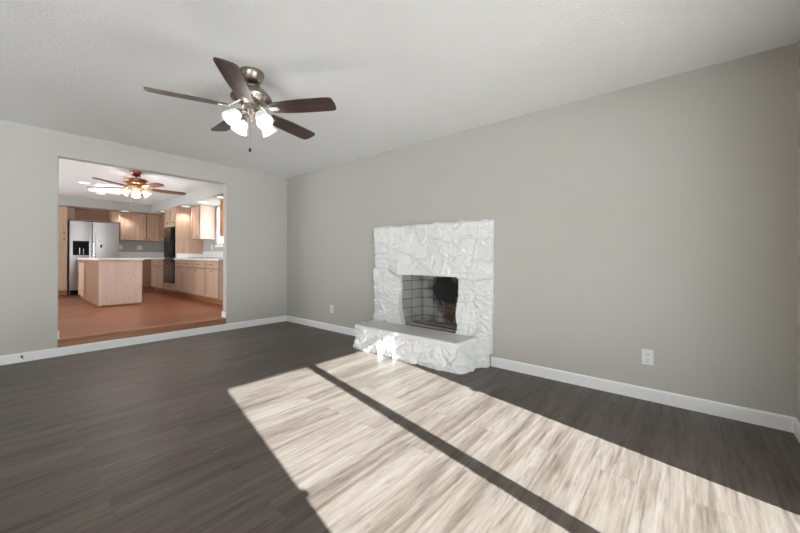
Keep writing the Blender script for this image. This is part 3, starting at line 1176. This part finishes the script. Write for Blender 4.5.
# --- north run base cabinets
base_cabinet(FN, 'corner base cabinet with two drawers and doors, left of the ovens', -5.768, -4.70, [(-5.70, -5.22, 'dd', .9), (-5.20, -4.74, 'dd', -.9)], toe=.13)
base_cabinet(FN, 'narrow single-door base cabinet directly right of the black ovens', -3.868, -3.425, [(-3.86, -3.43, 'dd', 0)])
base_cabinet(FN, 'double-door base cabinet with two drawers under the cooktop', -3.425, -2.13, [(-3.42, -2.785, 'dd', 1.2), (-2.785, -2.135, 'dd', -1.2)])
base_cabinet(FN, 'last base cabinet of the run with pale end panel, beside the opening', -2.13, -1.475, [(-2.125, -1.485, 'dd', 0)], end=True)
# --- west run base cabinet (behind the island)
Tb = base_cabinet(FW, 'plain-fronted base cabinet in the corner behind the island', -1.08, -.492, [], depth=.68, toe_r=.066)
raised_door(FW, -1.06, -.68, KF + .125, KF + .825, .68, 'cab', Tb, 'door', knob_at=(-1.02, KF + .75))

# --- worktops
b = MB()
b.box(-3.866, -1.44, -.53, KN - .002, KF + .84, KF + .88, .004)
b.box(-3.866, -1.44, KN - .024, KN - .003, KF + .88, KF + 1.04, .003)
b.box(-3.866, -3.845, -.48, KN - .03, KF + .88, KF + .985, .003)
tag(b.build('worktop', 'counter'), 'white worktop with upstand holding the black cooktop', 'worktop')
b = MB()
b.box(KW + .002, -4.668, -.53, KN - .002, KF + .84, KF + .88, .004)
b.box(KW + .002, KW + .72, -1.085, -.53, KF + .84, KF + .88, .004)
b.box(KW + .003, -4.668, KN - .024, KN - .003, KF + .88, KF + 1.04, .003)
b.box(KW + .003, KW + .024, -1.085, KN - .024, KF + .88, KF + 1.04, .003)
tag(b.build('worktop', 'counter'), 'white corner worktop between refrigerator and ovens', 'worktop')
CT = thing('cooktop', 'slim black cooktop set in the white worktop', 'cooktop', (-2.9, -.2, KF + .88))
MB().box(-3.2, -2.62, -.45, .02, KF + .881, KF + .893, .003).build('glass_top', 'black', CT)
for (x, y, r) in ((-3.06, -.32, .09), (-2.78, -.32, .075), (-3.06, -.09, .07), (-2.78, -.09, .09)):
    MB().lathe([(r, 0), (r, .0015), (r - .008, .0015), (r - .008, 0)], (x, y, KF + .893), n=28, cap=False).build('burner_ring', 'grey', CT)

# --- oven tower
T = thing('oven_cabinet', 'tall maple cabinet holding the black double oven', 'cabinet', (-4.265, -.19, KF))
x0, x1 = -4.662, -3.872
b = MB()
b.box(x0, x0 + .022, -.49, KN - .003, KF + .105, SOF - .002)
b.box(x1 - .022, x1, -.49, KN - .003, KF + .105, SOF - .002)
b.box(x0 + .022, x1 - .022, -.49, KN - .003, KF + .105, KF + .275)
b.box(x0 + .022, x1 - .022, -.49, KN - .003, 1.80, SOF - .002)
b.box(x0 + .022, x1 - .022, KN - .03, KN - .003, KF + .275, 1.80)
b.build('body', 'cab', T)
MB().box(x0, x1, -.43, KN - .003, KF + .002, KF + .105).build('toe_kick', 'caborange', T)
raised_door(FN, x0 + .03, (x0 + x1) / 2 - .004, 1.835, SOF - .015, .60, 'cab', T, 'door', knob_at=((x0 + x1) / 2 - .05, 1.89))
raised_door(FN, (x0 + x1) / 2 + .004, x1 - .03, 1.835, SOF - .015, .60, 'cab', T, 'door', knob_at=(x1 - .09, 1.89))
raised_door(FN, x0 + .04, x1 - .04, KF + .13, KF + .262, .60, 'cab', T, 'drawer', pull=((x0 + x1) / 2, KF + .196, .1))
T = thing('double_oven', 'black glass double wall oven built into the tall cabinet', 'oven', (-4.267, -.2, KF + .278))
ox0, ox1 = x0 + .03, x1 - .03
MB().box(ox0, ox1, -.488, KN - .06, .462, 1.785).build('body', 'black', T)
b = MB()
b.box(ox0 - .004, ox1 + .004, -.506, -.489, 1.64, 1.79, .003)
cp = b.build('control_panel', 'black', T)
MB().box(-4.40, -4.13, -.509, -.506, 1.69, 1.75).build('display', 'blackglass', cp)
for (za, zb_) in ((1.075, 1.632), (.46, 1.04)):
    m = MB()
    m.box(ox0 - .004, ox1 + .004, -.514, -.489, za, zb_, .004)
    od = m.build('oven_door', 'black', T)
    MB().box(ox0 + .10, ox1 - .10, -.517, -.514, za + .10, zb_ - .15).build('door_window', 'blackglass', od)
    m = MB()
    m.tube([(ox0 + .05, -.512, zb_ - .055), (ox0 + .05, -.555, zb_ - .055), (ox1 - .05, -.555, zb_ - .055), (ox1 - .05, -.512, zb_ - .055)], .011, 10)
    m.build('handle', 'black', od, smooth=True)

# --- wall cabinets
wall_cabinet(FN, 'wall cabinet with pale end panel, left of the kitchen window', -3.68, -3.175, 1.49, [(-3.67, -3.185, -3.23)], depth=.33, end='cabpink')
wall_cabinet(FN, 'amber-sided wall cabinet right of the kitchen window, cut by the opening', -2.11, -1.30, 1.50, [(-2.10, -1.71, -1.76), (-1.70, -1.31, -1.66)], depth=.33, wood_m='caborange')
wall_cabinet(FW, 'wider wall cabinet right of the refrigerator', -1.085, -.515, 1.515, [(-1.08, -.52, -.57)])
wall_cabinet(FW, 'narrower wall cabinet in the kitchen corner above the worktop', -.513, KN - .34, 1.515, [(-.508, -.125, -.46)])
wall_cabinet(FN, 'corner filler wall cabinet touching the oven tower', -6.11, -4.67, 1.515, [(-5.6, -5.15, -5.2), (-5.14, -4.69, -5.1)], depth=.33)

# --- cabinet over the refrigerator, pantry
T = thing('overhead_cabinet', 'open cubby cabinet above the steel refrigerator', 'cabinet', (-6.2, -1.58, 1.955), 'wall cabinets')
z0 = 1.955
b = MB()
b.box(KW + .003, -6.0, -2.085, -1.96, z0, SOF - .002)
b.box(KW + .003, -6.0, -1.285, -1.095, z0, SOF - .002)
b.box(KW + .003, -6.0, -1.96, -1.285, z0, z0 + .018)
b.box(KW + .003, -6.0, -1.96, -1.285, SOF - .02, SOF - .002)
b.build('body', 'cab', T)
MB().box(KW + .003, KW + .2, -1.96, -1.285, z0 + .018, SOF - .02).build('back_panel', 'cabin', T)
raised_door(FW, -1.262, -1.11, z0 + .012, SOF - .02, .45, 'cab', T, 'door')
T = thing('pantry_cabinet', 'tall pantry cabinet left of the refrigerator', 'cabinet', (-6.15, -2.5, KF))
MB().box(KW + .003, -5.86, -2.85, -2.098, KF + .105, SOF - .002).build('body', 'cab', T)
MB().box(KW + .003, -5.92, -2.85, -2.098, KF + .002, KF + .105).build('toe_kick', 'caborange', T)
for (a, c, kx) in ((-2.84, -2.48, -2.53), (-2.468, -2.112, -2.155)):
    raised_door(FW, a, c, KF + .12, 1.54, .59, 'cab', T, 'door', knob_at=(kx, 1.49))
    raised_door(FW, a, c, 1.565, SOF - .015, .59, 'cab', T, 'door', knob_at=(kx, 1.62))

# --- refrigerator
T = thing('refrigerator', 'side-by-side stainless steel refrigerator with black ice dispenser', 'refrigerator', (-6.12, -1.61, KF))
RY0, RY1, RS, RF = -2.068, -1.15, -1.665, -5.84
MB().box(KW + .03, RF - .065, RY0 + .005, RY1 - .005, KF + .03, 1.915, .006).build('body', 'grey', T)
MB().box(RF - .10, RF - .06, RY0 + .02, RY1 - .02, KF + .005, KF + .10).build('kick_grille', 'black', T)
fd = MB().box(RF - .062, RF, RY0, RS - .004, KF + .11, 1.925, .012).build('freezer_door', 'steel', T, smooth=30)
rd = MB().box(RF - .062, RF, RS + .004, RY1, KF + .11, 1.925, .012).build('fridge_door', 'steel', T, smooth=30)
b = MB()
b.box(RF - .001, RF + .004, -2.01, -1.725, 1.115, 1.455, .002)
b.box(RF + .003, RF + .012, -2.01, -1.725, 1.40, 1.455, .002)
b.box(RF + .003, RF + .010, -2.01, -1.725, 1.115, 1.14, .002)
dsp = b.build('ice_dispenser', 'black', fd)
MB().box(RF + .012, RF + .0135, -1.99, -1.745, 1.41, 1.445).build('display', 'blackglass', dsp)
b = MB()
b.box(RF + .004, RF + .014, -1.90, -1.885, 1.14, 1.29)
b.box(RF + .004, RF + .014, -1.83, -1.815, 1.14, 1.27)
b.build('paddle', 'nickel_pale', dsp)
for (y, par) in ((RS - .045, fd), (RS + .045, rd)):
    m = MB()
    m.tube([(RF - .002, y, 1.66), (RF + .035, y, 1.655), (RF + .055, y, 1.61), (RF + .06, y, 1.3), (RF + .06, y, .95), (RF + .055, y, .70), (RF + .035, y, .655), (RF - .002, y, .65)], .014, 10)
    m.build('handle', 'chrome', par, smooth=True)

# --- island
T = thing('kitchen_island', 'kitchen island with pale back panel, in front of the refrigerator', 'island', (-3.85, -1.69, KF))
IY0, IY1, IX0, IX1 = -2.0, -1.38, -4.88, -2.805
MB().box(IX0 + .02, IX1 - .02, IY0 + .02, IY1 - .02, KF + .002, KF + .03).build('plinth', 'caborange', T)
MB().box(IX0, IX1 - .012, IY0, IY1, KF + .03, KF + .838).build('body', 'island', T)
MB().box(IX1 - .012, IX1, IY0 - .003, IY1 + .003, KF + .03, KF + .838).build('back_panel', 'cabpink', T)
for (y, z) in ((-1.474, .965), (-1.578, .785), (-1.519, .754), (-1.613, .535), (-1.905, .345), (-1.559, .315)):
    MB().lathe([(.007, 0), (.007, .0012)], (IX1, y, z), (1, 0, 0), n=10).build('screw_cap', 'knob', T)
m = MB()
m.box(-4.86, -4.18, IY0 - .03, IY0 - .002, KF + .09, KF + .775, .003)
m.box(-4.80, -4.24, IY0 - .036, IY0 - .029, KF + .15, KF + .715, .004)
m.build('door', 'cab', T)
b = MB().box(-4.93, -2.77, -2.035, -1.35, KF + .840, KF + .880, .005)
tag(b.build('worktop', 'counter'), 'white worktop on the kitchen island', 'worktop')
T = thing('faucet', 'chrome gooseneck faucet on the island worktop', 'faucet', (-3.9, -1.915, KF + .88))
fz = KF + .88
b = MB()
b.lathe([(.028, .001), (.028, .012), (.018, .03), (.016, .08), (.013, .1)], (-3.9, -1.915, fz), n=18)
b.build('base', 'chrome', T, smooth=True)
b = MB()
pts = [(-3.9, -1.915, fz + .09), (-3.9, -1.915, fz + .27)] + [(-3.9, -1.86 - .055 * math.cos(t), fz + .27 + .085 * math.sin(t)) for t in [i * PI / 8 * .95 for i in range(1, 8)]] + [(-3.9, -1.803, fz + .27)]
b.tube(pts, .013, 12)
b.build('spout', 'chrome', T, smooth=True)
MB().lathe([(.014, 0), (.018, -.02), (.018, -.06), (.012, -.065)], (-3.9, -1.803, fz + .275), n=14).build('spray_head', 'knob', T, smooth=True)
MB().tube([(-3.9, -1.915, fz + .06), (-3.9, -1.96, fz + .085), (-3.9, -1.985, fz + .10)], .006, 8).build('lever', 'chrome', T, smooth=True)


# --- ceiling lights
def downlight(label, x, y, z, group, watt=20):
    T = thing('downlight', label, 'light', (x, y, z), group)
    MB().lathe([(.098, 0), (.098, -.005), (.080, -.008), (.076, -.003), (.076, 0)], (x, y, z), n=32, cap=False).build('trim_ring', 'trim', T, smooth=True)
    MB().lathe([(.078, -.0005), (.078, -.003), (.03, -.0035), (.001, -.0035)], (x, y, z), n=28).build('lens', 'lamp', T)
    l = bpy.data.lights.new('downlight_glow', 'SPOT')
    l.energy = watt
    l.spot_size = math.radians(120)
    l.spot_blend = .6
    l.shadow_soft_size = .06
    l.color = (1, .95, .89)
    o = bpy.data.objects.new('lamp_glow', l)
    COL.objects.link(o)
    o.parent = T
    o.location = (0, 0, -.012)
    return T


GS, GC = 'recessed lights in the kitchen soffit', 'recessed lights in the kitchen ceiling'
downlight('recessed soffit light in the corner left of the oven tower', -5.12, -.37, SOF, GS)
downlight('recessed soffit light just right of the oven tower', -3.70, -.33, SOF, GS)
downlight('recessed soffit light above the wall cabinet left of the window', -2.72, -.32, SOF, GS)
downlight('recessed soffit light nearest the opening, above the amber cabinet', -1.78, -.33, SOF, GS)
downlight('recessed soffit light above the wider cabinet right of the refrigerator', -5.93, -1.02, SOF, GS, 15)
downlight('recessed ceiling light left of the bright rectangular panel', -3.51, -2.11, KC, GC)
downlight('recessed ceiling light just beyond the bright rectangular panel', -4.72, -1.68, KC, GC)
for q, y in (('nearest the right jamb of the opening', -.95), ('in the middle', -1.85), ('nearest the left jamb of the opening', -2.6)):  # unseen lamps added to brighten the island and the kitchen
    downlight('added unseen fill light inside the opening header, ' + q, -.85, y, KC, 'added fill lights just inside the opening', 26)
T = thing('ceiling_light_panel', 'bright flat rectangular light on the kitchen ceiling behind the copper fan', 'light', (-3.83, -1.68, KC))
b = MB()
for (xa_, xb_, ya, yb) in ((-4.38, -3.26, -1.95, -1.935), (-4.38, -3.26, -1.425, -1.41), (-4.38, -4.365, -1.935, -1.425), (-3.275, -3.26, -1.935, -1.425)):
    b.box(xa_, xb_, ya, yb, KC - .022, KC - .001)
b.build('frame', 'trim', T)
MB().box(-4.365, -3.275, -1.935, -1.425, KC - .018, KC - .002).build('diffuser', 'panel', T)


# --- outlets and small fittings
def outlet(label, pos, n, w=.073, h=.116, group='wall outlets', kind='outlet'):
    """n: outward normal, along x or y"""
    T = thing('wall_outlet' if kind == 'outlet' else 'light_switch', label, kind, pos, group)
    x, y, z = pos
    m = MB()

    def bx(mm, u0, u1, n0, n1, z0, z1, bev=0):
        if n[1]:
            mm.box(x + u0, x + u1, min(y + n[1] * n0, y + n[1] * n1), max(y + n[1] * n0, y + n[1] * n1), z + z0, z + z1, bev)
        else:
            mm.box(min(x + n[0] * n0, x + n[0] * n1), max(x + n[0] * n0, x + n[0] * n1), y + u0, y + u1, z + z0, z + z1, bev)
    bx(m, -w / 2, w / 2, .0005, .006, -h / 2, h / 2, .002)
    m.build('cover_plate', 'plate', T)
    if kind == 'outlet':
        for zc in (.024, -.024):
            m2 = MB()
            bx(m2, -.017, .017, .006, .0085, zc - .015, zc + .015, .001)
            s_ = m2.build('socket', 'plate', T)
            for q in ((-.009, -.0065, -.002, .009), (.0065, .009, -.002, .009), (-.0025, .0025, -.011, -.006)):
                m3 = MB()
                bx(m3, q[0], q[1], .0085, .0092, zc + q[2], zc + q[3])
                m3.build('slot', 'slot', s_)
    else:
        m2 = MB()
        bx(m2, -.016, .016, .006, .009, -.033, .033, .001)
        m2.build('rocker', 'plate', T)
    return T


outlet('white duplex outlet low on the bare wall, right of the fireplace', (4.995, 0, .33), (0, -1))
outlet('white outlet low on the wall between room corner and fireplace', (1.208, 0, .322), (0, -1))
outlet('white outlet in the kitchen above the corner worktop', (KW, -.59, 1.335), (1, 0), w=.115)
outlet('white switch in the kitchen beside the refrigerator', (KW, -1.0, 1.335), (1, 0), kind='switch', group=None)
outlet('white outlet below the kitchen window, above the worktop', (-3.37, KN, 1.31), (0, -1))
T = thing('cable_stub', 'small black coaxial stub poking from the white baseboard, left edge', 'cable', (.014, -3.03, .06))
MB().lathe([(.010, .001), (.010, .004), (.006, .006), (.006, .022), (.002, .024)], (.0145, -3.03, .060), (1, 0, -.15), n=12).build('connector', 'knob', T, smooth=True)
MB().tube([(.03, -3.028, .055), (.038, -3.024, .045), (.036, -3.02, .034)], .0028, 6).build('wire', 'dark', T, smooth=True)
